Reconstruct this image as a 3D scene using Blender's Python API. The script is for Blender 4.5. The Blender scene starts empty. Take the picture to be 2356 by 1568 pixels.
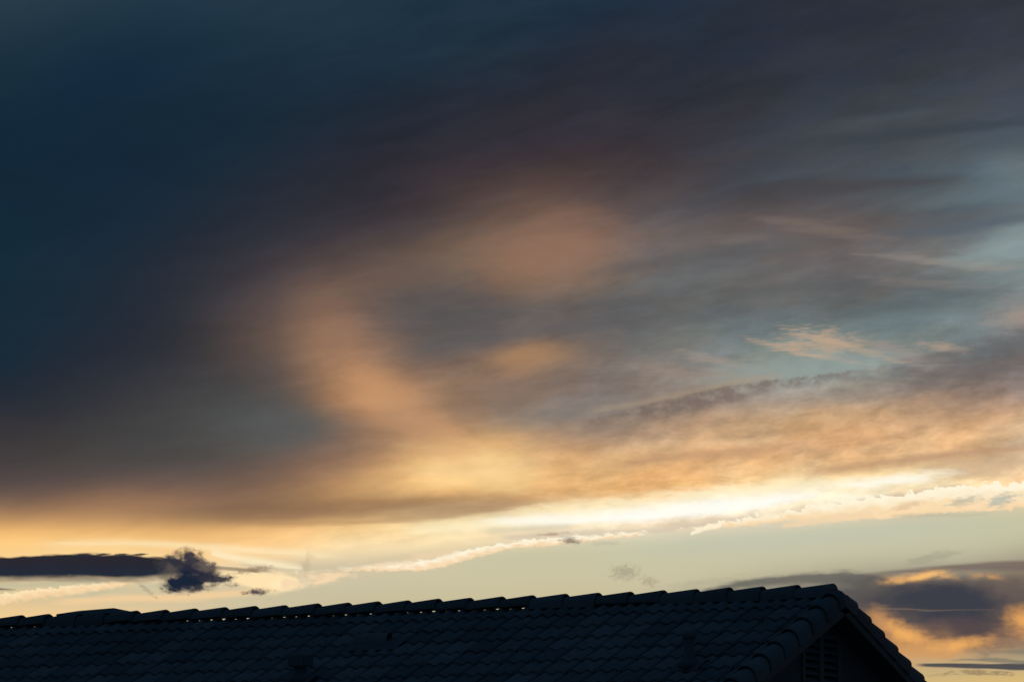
import bpy, bmesh, math, random
from mathutils import Vector, Matrix
random.seed(7)
C = bpy.context.scene.collection
scene = bpy.context.scene

# ------------------------------------------------------------------ camera
RIDGE_Z = 4.775                                   # ridge line of the roof above the ground
cam_d = bpy.data.cameras.new('camera')
cam = bpy.data.objects.new('camera', cam_d); C.objects.link(cam)
scene.camera = cam
cam.location = (22.773, -45.149, 1.60)            # a standing person's eye height, some 50 m from the house
YAW, PITCH, ROLL = math.radians(-29.007), math.radians(6.566), math.radians(-0.221)
F = Vector((math.sin(YAW)*math.cos(PITCH), math.cos(YAW)*math.cos(PITCH), math.sin(PITCH)))
R0 = Vector((math.cos(YAW), -math.sin(YAW), 0)); U0 = R0.cross(F)
R = R0*math.cos(ROLL) + U0*math.sin(ROLL); U = U0*math.cos(ROLL) - R0*math.sin(ROLL)
cam.rotation_euler = Matrix((R, U, -F)).transposed().to_euler()
cam_d.sensor_width = 36.0
cam_d.lens = 36.0*12179.2/2500.0                  # about 175 mm, a long lens
cam_d.clip_start = 0.5; cam_d.clip_end = 5000

scene.render.engine = 'CYCLES'
vs = scene.view_settings
vs.view_transform = 'Standard'; vs.look = 'None'; vs.gamma = 1; vs.exposure = 0; vs.use_curve_mapping = False

# ------------------------------------------------------------------ world: dusk sky
world = bpy.data.worlds.new('World'); scene.world = world
world.use_nodes = True
nt = world.node_tree; nt.nodes.clear()
N, L = nt.nodes, nt.links

def lin(h):
    h = h.lstrip('#')
    r = []
    for i in (0, 2, 4):
        c = int(h[i:i+2], 16)/255
        r.append(c/12.92 if c <= .04045 else ((c+.055)/1.055)**2.4)
    return r
def setin(sock, v):
    if isinstance(v, bpy.types.NodeSocket): L.new(v, sock)
    else: sock.default_value = v
def M(op, a, b=None, c=None, clamp=False):
    n = N.new('ShaderNodeMath'); n.operation = op; n.use_clamp = clamp
    setin(n.inputs[0], a)
    if b is not None: setin(n.inputs[1], b)
    if c is not None: setin(n.inputs[2], c)
    return n.outputs[0]
def add(a, b): return M('ADD', a, b)
def sub(a, b): return M('SUBTRACT', a, b)
def mul(a, b): return M('MULTIPLY', a, b)
def madd(a, b, c): return M('MULTIPLY_ADD', a, b, c)
def mr(v, a, b, lo=0., hi=1., kind='SMOOTHSTEP'):
    n = N.new('ShaderNodeMapRange'); n.interpolation_type = kind; n.clamp = True
    setin(n.inputs['Value'], v)
    for k, x in (('From Min', a), ('From Max', b), ('To Min', lo), ('To Max', hi)): setin(n.inputs[k], x)
    return n.outputs[0]
def mix(f, a, b):
    n = N.new('ShaderNodeMix'); n.data_type = 'RGBA'; n.clamp_factor = True
    setin(n.inputs[0], f)
    for i, v in ((6, a), (7, b)):
        if isinstance(v, bpy.types.NodeSocket): L.new(v, n.inputs[i])
        else: n.inputs[i].default_value = (*v, 1)
    return n.outputs[2]
def tone(c, f):
    '''c + f*c, all in colour sockets (f may be negative)'''
    n = N.new('ShaderNodeMix'); n.data_type = 'RGBA'; n.blend_type = 'ADD'; n.clamp_factor = False
    setin(n.inputs[0], f); L.new(c, n.inputs[6]); L.new(c, n.inputs[7]); return n.outputs[2]
def plus(a, w, b):
    '''a + w*b on colours'''
    n = N.new('ShaderNodeMix'); n.data_type = 'RGBA'; n.blend_type = 'ADD'; n.clamp_factor = False
    setin(n.inputs[0], w)
    for i, v in ((6, a), (7, b)):
        if isinstance(v, bpy.types.NodeSocket): L.new(v, n.inputs[i])
        else: n.inputs[i].default_value = (*v, 1)
    return n.outputs[2]
def vscale(v, s):
    n = N.new('ShaderNodeVectorMath'); n.operation = 'SCALE'
    setin(n.inputs[0], v); setin(n.inputs[3], s); return n.outputs[0]
def vadd(a, b):
    n = N.new('ShaderNodeVectorMath'); n.operation = 'ADD'
    setin(n.inputs[0], a); setin(n.inputs[1], b); return n.outputs[0]
def comb(x, y, z=0.):
    n = N.new('ShaderNodeCombineXYZ'); setin(n.inputs[0], x); setin(n.inputs[1], y); setin(n.inputs[2], z); return n.outputs[0]
def noise(vec, scale=1., detail=4., rough=.5, dist=0.):
    n = N.new('ShaderNodeTexNoise'); n.noise_dimensions = '3D'
    L.new(vec, n.inputs['Vector']); n.inputs['Scale'].default_value = scale
    n.inputs['Detail'].default_value = detail; n.inputs['Roughness'].default_value = rough; n.inputs['Distortion'].default_value = dist
    return n.outputs[0]
def curve(v, pts):
    """piecewise smooth curve through pts, v and values in any units"""
    x0, x1 = pts[0][0], pts[-1][0]
    y0 = min(p[1] for p in pts); y1 = max(p[1] for p in pts)
    if y1-y0 < 1e-6: y1 = y0+1
    n = N.new('ShaderNodeFloatCurve'); cm = n.mapping.curves[0]
    q = [((p[0]-x0)/(x1-x0), (p[1]-y0)/(y1-y0)) for p in pts]
    cm.points[0].location = q[0]; cm.points[1].location = q[-1]
    for p in q[1:-1]: cm.points.new(*p)
    n.mapping.update()
    setin(n.inputs['Value'], mr(v, x0, x1, kind='LINEAR'))
    return madd(n.outputs[0], y1-y0, y0)

# directions: bearing and height in the sky, measured on a chart whose unit is 1/11478 rad,
# its x running along the horizon through the sunset bearing and its y running down from the sky
K = 12179.2*2356/2500
BEAR, HEIGHT = -29.007, 6.566                      # degrees, where chart (1178, 784) is
G_PTS = [(0,0),(320,0),(640,12),(960,27),(1280,46),(1600,66),(1920,88),(2240,111),(2356,120),(3200,200)]
def g_of(x):
    if x <= 0: return 0.
    for (a, p), (b, q) in zip(G_PTS[:-1], G_PTS[1:]):
        if x <= b: return p+(q-p)*(x-a)/(b-a)
    return 200.

# large field of the cloud deck: rows of colour stops, each row following the slant of the bands
rows = {
-200:"2c3f4c 2a3e4c 283c4b 263a4a 263a4a 253848 243746 243645 233545 233343 243241 27313f 2b323e 2f343e 31363f 33393f",
0:   "2a3d49 263a48 213748 233848 263a4a 223745 213643 223644 213443 203243 222f42 25303d 2c313d 31343f 30363f 333a42",
90:  "203442 1c3140 193041 1b3141 1f3443 1f3342 1e3241 1f3242 203041 222f40 242f3e 292f3c 2f333e 31353f 33373f 343a42",
180: "1a303d 152b3f 14293d 182c3d 1b2e3d 1c2d3c 1e2d3b 222e3b 262e3a 2a2e3a 262f3b 2b303c 2f333f 30353f 313540 343843",
270: "14293a 14293a 15293a 162a38 1a2b39 202a38 232a36 272b37 2c2e39 2c2f3a 2b313c 2e333d 30353f 333943 353a44 3a404a",
360: "132837 13283a 152839 172938 1d2a38 262b37 2b2c36 312f38 353039 37323a 35333b 363840 393f47 3f464e 434952 464c57",
450: "132838 15293a 17293a 1c2a38 262c38 2c2d37 352f37 3f3539 43393b 433a3d 3f3d44 3f434b 454b53 40474f 475059 4e5760",
540: "142a39 15293a 1b2a38 242c38 2c2f39 3a353b 443c3f 6b574d 755d52 5a4e4f 4b4b4f 4a474d 484c52 4d565d 5a6870 66767e",
620: "152c39 1b2b39 222c39 2f3039 423c41 5c4e4b 66574e 816a58 91705c 75635b 666263 695d5a 6b5f5c 55585d 596269 6b797d",
700: "152b38 1c2a38 242c38 2e323b 564a4a 7c6153 5f5653 65574f 87705f 716a64 66696a 666364 6b6361 77716e 7f8688 8a9898",
780: "162b39 1e2a38 272d38 353438 6b584f 8f6e5a 5e5855 57585a 5a5b5e 5a5b5d 5d6061 656665 606262 626768 5f6c71 76868a",
860: "182a38 262c37 2f323a 3b3a3d 5b504c a87f60 6a5d59 8a7160 91765f 6f6c6a 737a7a 7b898a 6d7878 6f7e80 7c8a8c 9a8f86",
930: "252d38 2f3139 3b3b3e 4a4a4a 4d4f50 b4855f a98265 876f61 7c6f68 7b7471 8d8178 8b9c9a 90a09b 7e8886 6d7476 747779",
1000:"39363a 3f3c3c 454444 4c4c4b 525554 8d705a b28867 8f7864 857a71 877b73 7d706b a28e7f a59a8e 8a7c74 7a6d68 7d7270",
1060:"433e40 484342 4b4948 504b49 605550 83695a cf9f6e e4b477 a6886f a18a77 b5987c cdaa82 dab07f c49d79 a48871 a89080",
1110:"534847 5d4f4b 6b5850 6b5a51 7a6151 a88060 eebd7d ffd697 cda477 dcae77 d3aa7d deb384 c89d78 e0b17f dfb17e e0bc92",
1150:"6d5a50 866852 9a7558 8b6c56 80654f c09463 f2c280 f9c982 e0ad72 e3b27a e0b07a e2b684 dcb181 e3b582 d5ae86 dcc1a0",
1190:"b5895f b98c60 b18760 8b6e55 86684f 906c52 835f4a 9b775a eeba7a e9b878 edc085 ffdda3 ffe3ab fbdca3 f0cb95 e3be93",
1230:"fdc578 fbc67b f8c37b f3bc76 f2be7c f8cb88 fddfa4 ffe9b8 fff0c6 fff3cf fff4d2 fff1cc ffedc4 ffebc0 f7d9a6 ecc79a",
1270:"fdd08a ffdb9c ffd998 fdd092 fdd08e ffe6b4 fde1ae fce3b8 fbe6c4 fae6c6 f3dcc0 f0d9bb fae0b4 d9c2a8 ead0a8 ecd0a6",
1310:"f0d39e f5d59c fadba4 f4daac e6d0aa d8c6a6 d8c8a6 c6c3a4 c8c3a2 c6c6aa c0c5ae bfc4ae bfc4ae c0c4ad c2c4a9 c5c3a5",
1360:"cdbf9a c8bf9f c2bc9e d6c49f ccc2a2 c8c2a4 cbc4a3 cbc4a3 cbc4a3 cbc4a4 cac4a5 c9c4a6 c8c4a7 c8c4a7 c6c4a6 c5c2a2",
1410:"f2cc92 f3cc94 eccb99 cfc2a0 cbbf9d c9bd9a c8bd99 cabf9c cabf9c cac09e c9c1a1 b8b092 aca48c b6b095 b3ac94 a99c86",
1450:"fbd294 fcd395 f5ce98 cfc2a0 cbbf9d c9bd9a c8bd99 cabf9c cabf9c c8c09e 9a937f 6f6c68 666362 645851 6a5c55 80705f",
1500:"e8c48c e8c48c e0be8e cfbe98 cbbf9d c9bd9a c8bd99 c8bd99 bdb291 a49c84 75706a 5c5a5c 534f52 45444a 3c404a 6b5d57",
1550:"e0c090 e0c090 dcbe90 cfbe98 c8bb98 c8bb98 c8bb98 c4b892 b5a886 958a76 6c6663 5c5659 6a5a56 7a6658 4a474c a87a58",
1600:"d8bb8c d8bb8c d8bb8c c8b792 c4b592 c4b592 c4b592 c0b08c b8a884 a89878 988870 a0846c b08a64 d2985f b08463 80685a",
1640:"d0b488 d0b488 d0b488 c4b28c c0b08c c0b08c c0b08c bcac86 b8a884 b4a480 b4a07c b89f7a c0a47c c5ad80 b5a684 a89c80",
1690:"c8ae84 c8ae84 c8ae84 c4ae84 c0ac84 c0ac84 c0ac84 c0ac80 c0ac7e c4ae7c c8b07a ccb478 d2b878 d8b979 e0bd78 dcb978",
}
cols = [0,160,320,480,640,800,960,1120,1280,1440,1600,1760,1920,2080,2240,2356]
extra = {   # stops between the columns
 620:{1200:'8c6d5a',1340:'8d6e5c'}, 700:{720:'735c50',1200:'7c6655',2300:'8b9c9e'}, 780:{720:'8a6c58',880:'7c665a'},
 860:{720:'927159',880:'9c795f',1200:'a58063',2300:'8b8a86'}, 930:{720:'6a5a50',880:'c69267',1020:'94785f'},
 1000:{720:'5a5856',880:'a07c61'}, 1060:{880:'a58061',1060:'dfae74'}, 1110:{880:'cfa06c',1040:'fccf8e'},
 1550:{2000:'8a6e58',2300:'75604f'}, 1600:{2010:'e0a05e',2160:'dca05c',2320:'a07a5c'},
}
KS = sorted(rows)
cache = {}
def group_node(key, ins, build, inputs):
    """a node group built once and instanced wherever it is needed"""
    global N, L
    if key not in cache:
        t = bpy.data.node_groups.new(key, 'ShaderNodeTree')
        for nm in ins: t.interface.new_socket(name=nm, in_out='INPUT', socket_type='NodeSocketColor' if nm == 'Color' else 'NodeSocketFloat')
        keep = (N, L); N, L = t.nodes, t.links
        gi = N.new('NodeGroupInput')
        out = build(*gi.outputs[:len(ins)])
        t.interface.new_socket(name='Out', in_out='OUTPUT', socket_type='NodeSocketColor' if out.type == 'RGBA' else 'NodeSocketFloat')
        go = N.new('NodeGroupOutput'); L.new(out, go.inputs[0])
        N, L = keep; cache[key] = t
    n = N.new('ShaderNodeGroup'); n.node_tree = cache[key]
    for sock, v in zip(n.inputs, inputs): setin(sock, v)
    return n.outputs[0]
def row_ramp(k, x):
    def build(v):
        st = list(zip(cols, rows[k].split())) + list(extra.get(k, {}).items()); st.sort()
        r = N.new('ShaderNodeValToRGB'); cr = r.color_ramp; cr.interpolation = 'B_SPLINE'
        cr.elements[0].position = 0; cr.elements[1].position = 1
        cr.elements[0].color = (*lin(st[0][1]), 1); cr.elements[1].color = (*lin(st[-1][1]), 1)
        for x_, h in st[1:-1]: cr.elements.new(x_/2356).color = (*lin(h), 1)
        L.new(v, r.inputs[0]); return r.outputs[0]
    return group_node('row_%d' % k, ['X'], build, [x])
def slant(x): return group_node('slant', ['X'], lambda v: curve(v, G_PTS), [x])
def bweight(i_, x):
    def build(t):
        t = M('ABSOLUTE', t)
        a = M('MAXIMUM', sub(1.5, t), 0.); b = M('MAXIMUM', sub(.5, t), 0.)
        return sub(mul(mul(a, a), .5), mul(mul(b, b), 1.5))
    return group_node('row_weight', ['X'], build, [sub(x, float(i_))])
def deck(zx0, zx1, zy0, zy1, z):
    """the cloud deck inside one zone of the sky"""
    global col
    yr0 = add(Y, slant(X))
    ys = add(madd(X, .105, Y), mul(sub(X, 1178), mr(Y, 350, 1000, .08, 0.)))   # the streaks climb, more steeply high up
    lo = zy0+g_of(zx0)-75; hi = zy1+g_of(zx1)+75
    # domain warp stretched along the bands
    w1 = sub(noise(comb(mul(X, 1/430), mul(ys, 1/170), 3.1), 1, 3, .45), .5)
    w2 = sub(noise(comb(mul(X, 1/300), mul(ys, 1/120), 11.3), 1, 5, .5), .5)
    wamt = mr(X, 300, 1500, .55, 1.0, 'LINEAR')
    Xw = madd(w1, mul(wamt, 150), X)
    Yw = madd(w2, mul(wamt, mr(yr0, 1120, 1260, 62, 24)), yr0)
    ks = [KS[0]] + KS + [KS[-1]]                   # the end rows are repeated
    n = len(ks)
    first = max([i for i in range(n) if ks[i] <= lo] or [0]); last = min([i for i in range(n) if ks[i] >= hi] or [n-1])
    first = max(0, first-2); last = min(n-1, last+2)
    a0 = max(1, first)
    idx = float(a0)
    for q in range(a0, min(last, n-2)):
        idx = add(mr(Yw, ks[q], ks[q+1], kind='LINEAR'), idx)
    xn = mul(Xw, 1/2356)
    col = (0., 0., 0.)
    for i in range(first, last+1):
        k = ks[i]
        col = plus(col, bweight(i, idx), row_ramp(k, xn))
    # fine streaks and mottling of the deck
    def stretched(sx, sy, z, det=6, rough=.58, d=0.):
        return sub(noise(comb(mul(X, 1/sx), mul(ys, 1/sy), z), 1, det, rough, d), .5)
    if lo < 1300:
        edge = mr(yr0, 1255, 1300, 1., 0.)
        col = tone(col, mul(stretched(230, 58, 1.7, 6, .60, .35), mul(edge, mr(X, 200, 1100, .22, .70))))
        if zx1 > 600 and hi > 400: col = tone(col, mul(stretched(74, 25, 21.7, 5, .60), mul(mul(edge, mr(yr0, 420, 760)), mr(X, 500, 1100, .12, .42))))
        if hi > 760 and zx1 > 1000:
            m2 = mul(mul(mr(X, 1000, 1600), mr(yr0, 800, 980)), mul(edge, 1.))
            col = tone(col, mul(stretched(62, 30, 5.2, 6, .62), mul(m2, .95)))
            col = tone(col, mul(stretched(190, 52, 15.2, 5, .6), mul(m2, .6)))
        tint = mix(mr(stretched(200, 70, 8.8, 5, .55), -.14, .14), (1.05, .99, .93), (.965, 1.0, 1.05))
        mm = N.new('ShaderNodeMix'); mm.data_type = 'RGBA'; mm.blend_type = 'MULTIPLY'
        setin(mm.inputs[0], mul(edge, mr(X, 500, 1600, .1, .9))); L.new(col, mm.inputs[6]); L.new(tint, mm.inputs[7]); col = mm.outputs[2]

feats = []                                          # (bounding box on the chart, function that lays the feature)
def octaves(nx, ny, det): return max(1., min(det, math.log2(max(2.1, math.sqrt(nx*ny))/1.6)))
def lay(mask, colour, op=1.):
    global col
    c = colour if isinstance(colour, bpy.types.NodeSocket) else lin(colour)
    col = mix(mul(mask, op), col, c)
def ribbon(pts, colour, op=1., st=4., sb=4., nx=30., ny=14., amp=10., z=0., rough=.55, holes=None, colour2=None, billow=0.):
    """a cloud bank along a line: pts = (x, y of its middle, half its depth)"""
    if pts[-1][0] in (2356, 2500): pts = pts+[(2640, pts[-1][1], pts[-1][2]*.3)]       # runs on out of the picture
    mgn = amp*.7+billow+max(st, sb)+2
    box = (pts[0][0], pts[-1][0], min(p[1]-p[2] for p in pts)-mgn-3, max(p[1]+p[2] for p in pts)+mgn+3)
    def f():
        yc = curve(X, [(p[0], p[1]) for p in pts]); h = curve(X, [(p[0], p[2]) for p in pts])
        n = sub(noise(comb(mul(X, 1/nx), mul(Y, 1/ny), z), 1, octaves(nx, ny, 6), rough), .5)
        d = madd(n, amp*2, sub(Y, yc))
        ht = hb = h
        if billow:
            v = N.new('ShaderNodeTexVoronoi'); v.feature = 'SMOOTH_F1'; v.voronoi_dimensions = '2D'
            L.new(comb(mul(madd(n, 60., X), 1/26), mul(madd(n, 30., Y), 1/19)), v.inputs['Vector']); v.inputs['Scale'].default_value = 1.
            v.inputs['Smoothness'].default_value = .5; v.inputs['Detail'].default_value = 1.6; v.inputs['Roughness'].default_value = .6
            B = mul(sub(.45, v.outputs['Distance']), 2*billow)
            ht = add(h, B); hb = madd(B, .35, h)
        top = mr(M('DIVIDE', add(d, ht), st), -1., 1.)
        bot = mr(M('DIVIDE', sub(hb, d), sb), -1., 1.)
        m = mul(mul(top, bot), mr(h, 0., 3.))
        x0, x1 = pts[0][0], pts[-1][0]; e = (x1-x0)*(.3 if z > 500 else .14 if st >= 9 else .06)
        m = mul(m, mr(X, x0, x0+e))
        m = mul(m, mr(X, x1-e, x1, 1., 0.))
        if holes:
            hx, hy, a, b = holes
            m = mul(m, mr(noise(comb(mul(X, 1/hx), mul(Y, 1/hy), z+4.4), 1, octaves(hx, hy, 5), .6), a, b))
        c = colour
        if colour2:
            c = mix(mr(add(M('DIVIDE', d, M('MAXIMUM', h, 1.)), mul(n, 1.2)), -.9, .9), lin(colour), lin(colour2))
        lay(m, c, op)
    feats.append((box, f))
def puff(cx, cy, rx, ry, colour, op=1., ang=0., nx=30., ny=20., amp=1., soft=.3, z=0., rough=.6, det=7, dist=0., colour2=None):
    """a loose patch of cloud with a torn outline"""
    ca, sa = math.cos(math.radians(ang)), math.sin(math.radians(ang))
    k = 1+soft+amp*.7
    ex, ey = math.hypot(rx*ca, ry*sa)*k, math.hypot(rx*sa, ry*ca)*k
    box = (cx-ex, cx+ex, cy-ey, cy+ey)
    def f():
        a = sub(X, cx); b = sub(Y, cy)
        u = M('DIVIDE', madd(a, ca, mul(b, sa)), rx); v = M('DIVIDE', madd(a, -sa, mul(b, ca)), ry)
        r = M('SQRT', madd(u, u, mul(v, v)))
        n = sub(noise(comb(mul(X, 1/nx), mul(Y, 1/ny), z), 1, octaves(nx, ny, det), rough, dist), .5)
        m = mr(madd(n, amp*2, r), 1+soft, 1-soft)
        c = colour
        if colour2: c = mix(mr(n, -.1, .12), lin(colour), lin(colour2))
        lay(m, c, op)
    feats.append((box, f))

# the warm swirl in the middle of the deck
puff(858, 892, 72, 42, 'c9956a', .75, 30, 180, 90, 1., .95, 90.)
puff(785, 775, 56, 60, '96725b', .35, -14, 130, 90, 1., .95, 91.)
puff(880, 655, 130, 26, '6f5b50', .45, -14, 160, 50, 1., .95, 191.)
puff(1262, 578, 130, 62, '93705c', .6, -10, 200, 80, 1., .95, 92.)
puff(1208, 822, 74, 26, 'ab8461', .7, -8, 120, 40, 1., .95, 93.)
puff(1010, 730, 130, 60, '575558', .55, 10, 200, 70, .9, .95, 94.)
puff(1095, 1080, 120, 44, 'ffd89a', .65, 10, 150, 50, 1.1, .95, 95.)
puff(1010, 1000, 90, 34, 'cf9d70', .5, 40, 110, 50, 1.1, .95, 195.)
puff(660, 985, 110, 36, '5a5d5c', .55, -4, 160, 40, 1., .95, 96.)
puff(945, 960, 70, 36, 'b98f6b', .55, 35, 110, 50, 1., .95, 97.)
puff(1380, 940, 150, 22, '86807b', .5, -8, 120, 30, 1.3, .95, 197.)
puff(1180, 900, 130, 20, '86705f', .5, -4, 120, 30, 1.3, .95, 198.)
ribbon([(880,812,6),(1050,788,18),(1300,756,16),(1560,728,14),(1800,706,10)], '58595c', .55, 22, 22, 300, 40, 16, 98.)
ribbon([(1300,640,4),(1550,596,14),(1800,560,14),(2050,546,12),(2356,490,14)], '59595c', .45, 20, 20, 260, 36, 16, 99.)
# grey bands of the upper right
ribbon([(1680,338,4),(1820,332,11),(1980,326,12),(2130,312,13),(2300,300,8),(2356,296,6)], '394049', .6, 12, 12, 150, 26, 14, 501., .58)
ribbon([(1880,300,3),(1990,288,8),(2110,272,8),(2220,262,3)], '4a525b', .5, 12, 12, 120, 20, 12, 502., .58)
ribbon([(1700,424,3),(1790,412,7),(1900,402,6),(2000,392,3)], '505960', .45, 14, 14, 90, 16, 12, 503., .58)
ribbon([(1690,448,4),(1850,440,12),(2020,432,12),(2180,424,9),(2300,414,4)], '484649', .65, 12, 12, 150, 26, 12, 504., .58)
ribbon([(1980,498,3),(2100,480,10),(2230,466,13),(2356,452,15)], '66757b', .5, 20, 16, 120, 24, 12, 505., .58)
ribbon([(1960,556,4),(2080,546,12),(2200,536,13),(2356,516,12)], '56606a', .7, 12, 12, 120, 22, 13, 506., .58)
ribbon([(1540,604,3),(1680,592,9),(1800,580,10),(1920,566,5)], '5b5b5c', .6, 11, 11, 130, 20, 12, 507., .58)
ribbon([(1620,560,3),(1720,554,9),(1800,552,7)], '78706b', .5, 12, 10, 90, 18, 12, 508., .58)
ribbon([(1560,694,4),(1720,676,10),(1900,664,12),(2080,656,10),(2240,650,5)], '5d5f60', .65, 13, 13, 150, 22, 14, 509., .58)
ribbon([(1380,664,3),(1520,650,8),(1680,636,8),(1820,626,4)], '6f7170', .45, 13, 13, 130, 22, 14, 510., .58)
ribbon([(1850,744,3),(2000,726,9),(2160,716,10),(2320,696,6)], '66726f', .5, 12, 12, 120, 22, 14, 511., .58)
# high wisps of the upper right
puff(1888, 793, 64, 24, 'c6a78a', .6, 6, 42, 9, 2.6, .8, 2., .65)
puff(1800, 803, 62, 8, 'c2a68c', .55, 14, 60, 7, 2.0, .7, 3., .62)
puff(1965, 806, 115, 9, 'c2a68c', .55, 17, 70, 7, 2.0, .7, 5., .62)
puff(1900, 827, 70, 5, 'caa98c', .6, 10, 60, 5, 1.9, .7, 6., .62)
puff(2080, 822, 90, 16, 'a8968a', .5, 18, 80, 10, 1.8, .8, 106., .62)
puff(2160, 806, 46, 9, 'b69e8a', .6, 8, 40, 9, 1.6, .8, 7., .62)
puff(2335, 740, 50, 22, 'ab9686', .45, -8, 60, 20, 1.8, .8, 8., .62)
puff(1640, 830, 60, 9, 'a8988a', .5, 12, 60, 14, 1.6, .8, 9.)
puff(1560, 858, 90, 16, '9c8878', .45, 12, 60, 14, 1.6, .8, 12.)
puff(1700, 870, 90, 12, 'a39183', .45, 10, 70, 12, 1.6, .8, 112.)
puff(1900, 532, 130, 12, '84746b', .4, 10, 120, 14, 1.6, .9, 14.)
puff(2200, 615, 130, 9, 'a0968c', .4, 7, 100, 12, 1.8, .8, 15.)
puff(2130, 660, 120, 9, '8a817c', .35, 4, 100, 12, 1.8, .8, 115.)
puff(2290, 590, 110, 18, '8c9c9d', .65, -10, 100, 20, 1.2, .9, 16.)
puff(1800, 858, 170, 26, '929e99', .6, -5, 140, 26, 1.3, .8, 17.)
puff(1950, 838, 120, 20, '8b9895', .5, -5, 140, 20, 1.3, .8, 117.)
puff(2100, 705, 190, 14, '59636a', .5, -8, 150, 18, 1.4, .9, 18.)
puff(2230, 850, 160, 34, '6a615f', .65, -8, 90, 24, 1.7, .8, 19.)
puff(2320, 800, 70, 24, '5f6468', .6, -20, 70, 24, 1.7, .8, 119.)
ribbon([(1330,975,2),(1480,950,16),(1560,934,24),(1680,908,22),(1780,890,12),(1900,874,9),(2050,852,6)], '74665f', .75, 5, 18, 22, 15, 11, 21., .64, (34, 26, .30, .62))
ribbon([(1330,950,4),(1500,922,6),(1680,884,6),(1820,864,4)], 'ab967f', .5, 9, 5, 60, 10, 5, 22.)
# darker drifts in the bright deck
ribbon([(1400,1072,5),(1560,1052,12),(1740,1036,10),(1880,1018,6)], 'b98e6d', .55, 12, 14, 120, 18, 12, 121., .6)
ribbon([(1800,1102,4),(1960,1080,10),(2140,1060,11),(2300,1046,9),(2356,1044,8)], 'b48c70', .6, 10, 12, 90, 16, 12, 122., .6)
puff(2250, 1085, 110, 26, 'c9ad90', .6, -4, 70, 20, 1.6, .8, 123., .62)
ribbon([(520,1204,4),(700,1200,6),(860,1194,8),(980,1184,11),(1090,1171,11),(1180,1158,8),(1290,1144,4)], 'a07a5a', .5, 13, 6, 120, 14, 10, 124., .6)
ribbon([(480,1196,4),(640,1186,10),(800,1178,8),(900,1176,4)], '8a6a54', .4, 12, 10, 120, 12, 9, 125., .6)
# glow band under the deck
ribbon([(900,1222,3),(1040,1212,8),(1160,1204,9),(1300,1196,8),(1420,1190,5)], 'fff1c8', .85, 20, 12, 150, 16, 10, 224., .55)
ribbon([(1060,1206,2),(1200,1198,7),(1400,1189,12),(1560,1175,18),(1700,1160,17),(1830,1146,10),(1960,1134,4)], 'fffff6', .93, 22, 10, 90, 20, 12, 24., .6)
ribbon([(1500,1150,3),(1700,1132,8),(1900,1118,9),(2060,1108,6)], 'fff6d8', .6, 14, 12, 110, 16, 10, 324., .58)
ribbon([(1120,1180,4),(1350,1163,9),(1550,1144,12),(1750,1122,12),(1920,1100,5)], 'ffefc4', .75, 16, 14, 60, 16, 18, 424., .62, (52, 17, .40, .60))
ribbon([(1060,1150,4),(1300,1134,9),(1560,1112,10),(1800,1090,6)], 'c9935f', .4, 12, 12, 90, 14, 16, 425., .62, (60, 16, .42, .62))
puff(2040, 1112, 110, 12, 'fffdec', .85, -6, 90, 18, 1.3, .9, 25.)
puff(1960, 1150, 60, 14, 'fffbe4', .8, -6, 60, 18, 1.5, .9, 325.)
ribbon([(1140,1236,3),(1320,1228,6),(1480,1222,5),(1600,1208,6),(1700,1196,5),(1760,1190,3)], 'd6c6b0', .75, 8, 5, 120, 10, 6, 26., .5)
ribbon([(1100,1222,3),(1230,1214,6),(1330,1210,4)], 'cfc8b0', .6, 9, 8, 90, 9, 5, 126.)
ribbon([(1860,1188,3),(1940,1172,11),(2040,1156,10),(2160,1138,9),(2250,1124,4)], 'c6b09c', .85, 10, 6, 50, 14, 9, 27., .55)
# long ragged condensation trails, lit from behind
ribbon([(560,1322,1),(740,1310,4),(860,1302,9),(960,1298,13),(1030,1284,14),(1110,1266,10),(1200,1250,9),(1280,1244,10),(1360,1237,7),(1440,1231,5),(1510,1223,2)], 'fff8de', 1., 2.5, 3., 24, 11, 11, 31., .62, None, 'f8d8ae', 4.)
ribbon([(790,1298,4),(900,1290,8),(980,1278,8),(1060,1264,3)], 'ecd2ac', .7, 4, 5, 30, 10, 8, 33.)
ribbon([(1520,1221,1.5),(1580,1217,3),(1640,1210,9),(1720,1199,13),(1790,1190,12),(1860,1182,18),(1960,1174,28),(2060,1168,29),(2160,1156,32),(2260,1150,32),(2356,1146,34),(2500,1140,34)], 'fff6da', 1., 2., 4., 36, 22, 9, 35., .62, None, 'f9d9ac', 9.)
ribbon([(1900,1196,3),(2000,1184,12),(2120,1170,14),(2240,1160,16),(2356,1152,16)], 'fbdcae', .75, 5, 6, 40, 16, 16, 135., .62, (40, 18, .42, .56))
ribbon([(1585,1230,3),(1620,1217,5),(1660,1208,4)], 'fff2d4', .9, 2.5, 3, 14, 8, 6, 36.)
ribbon([(1790,1214,2),(1850,1206,7),(1930,1194,9),(2010,1186,6)], 'f3d6ae', .8, 4, 4, 26, 10, 9, 37.)
puff(2215, 1160, 30, 8, 'bcb6a0', .75, -14, 26, 9, 1.8, .7, 38.)
puff(2300, 1158, 28, 11, 'b0b8aa', .8, -14, 26, 9, 1.8, .7, 39.)
puff(2085, 1168, 34, 7, 'dcbc98', .6, -14, 26, 9, 1.8, .7, 139.)
ribbon([(2040,1194,2),(2120,1190,4),(2200,1192,3),(2280,1182,2)], 'b8b69e', .5, 5, 5, 50, 10, 6, 40.)
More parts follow.
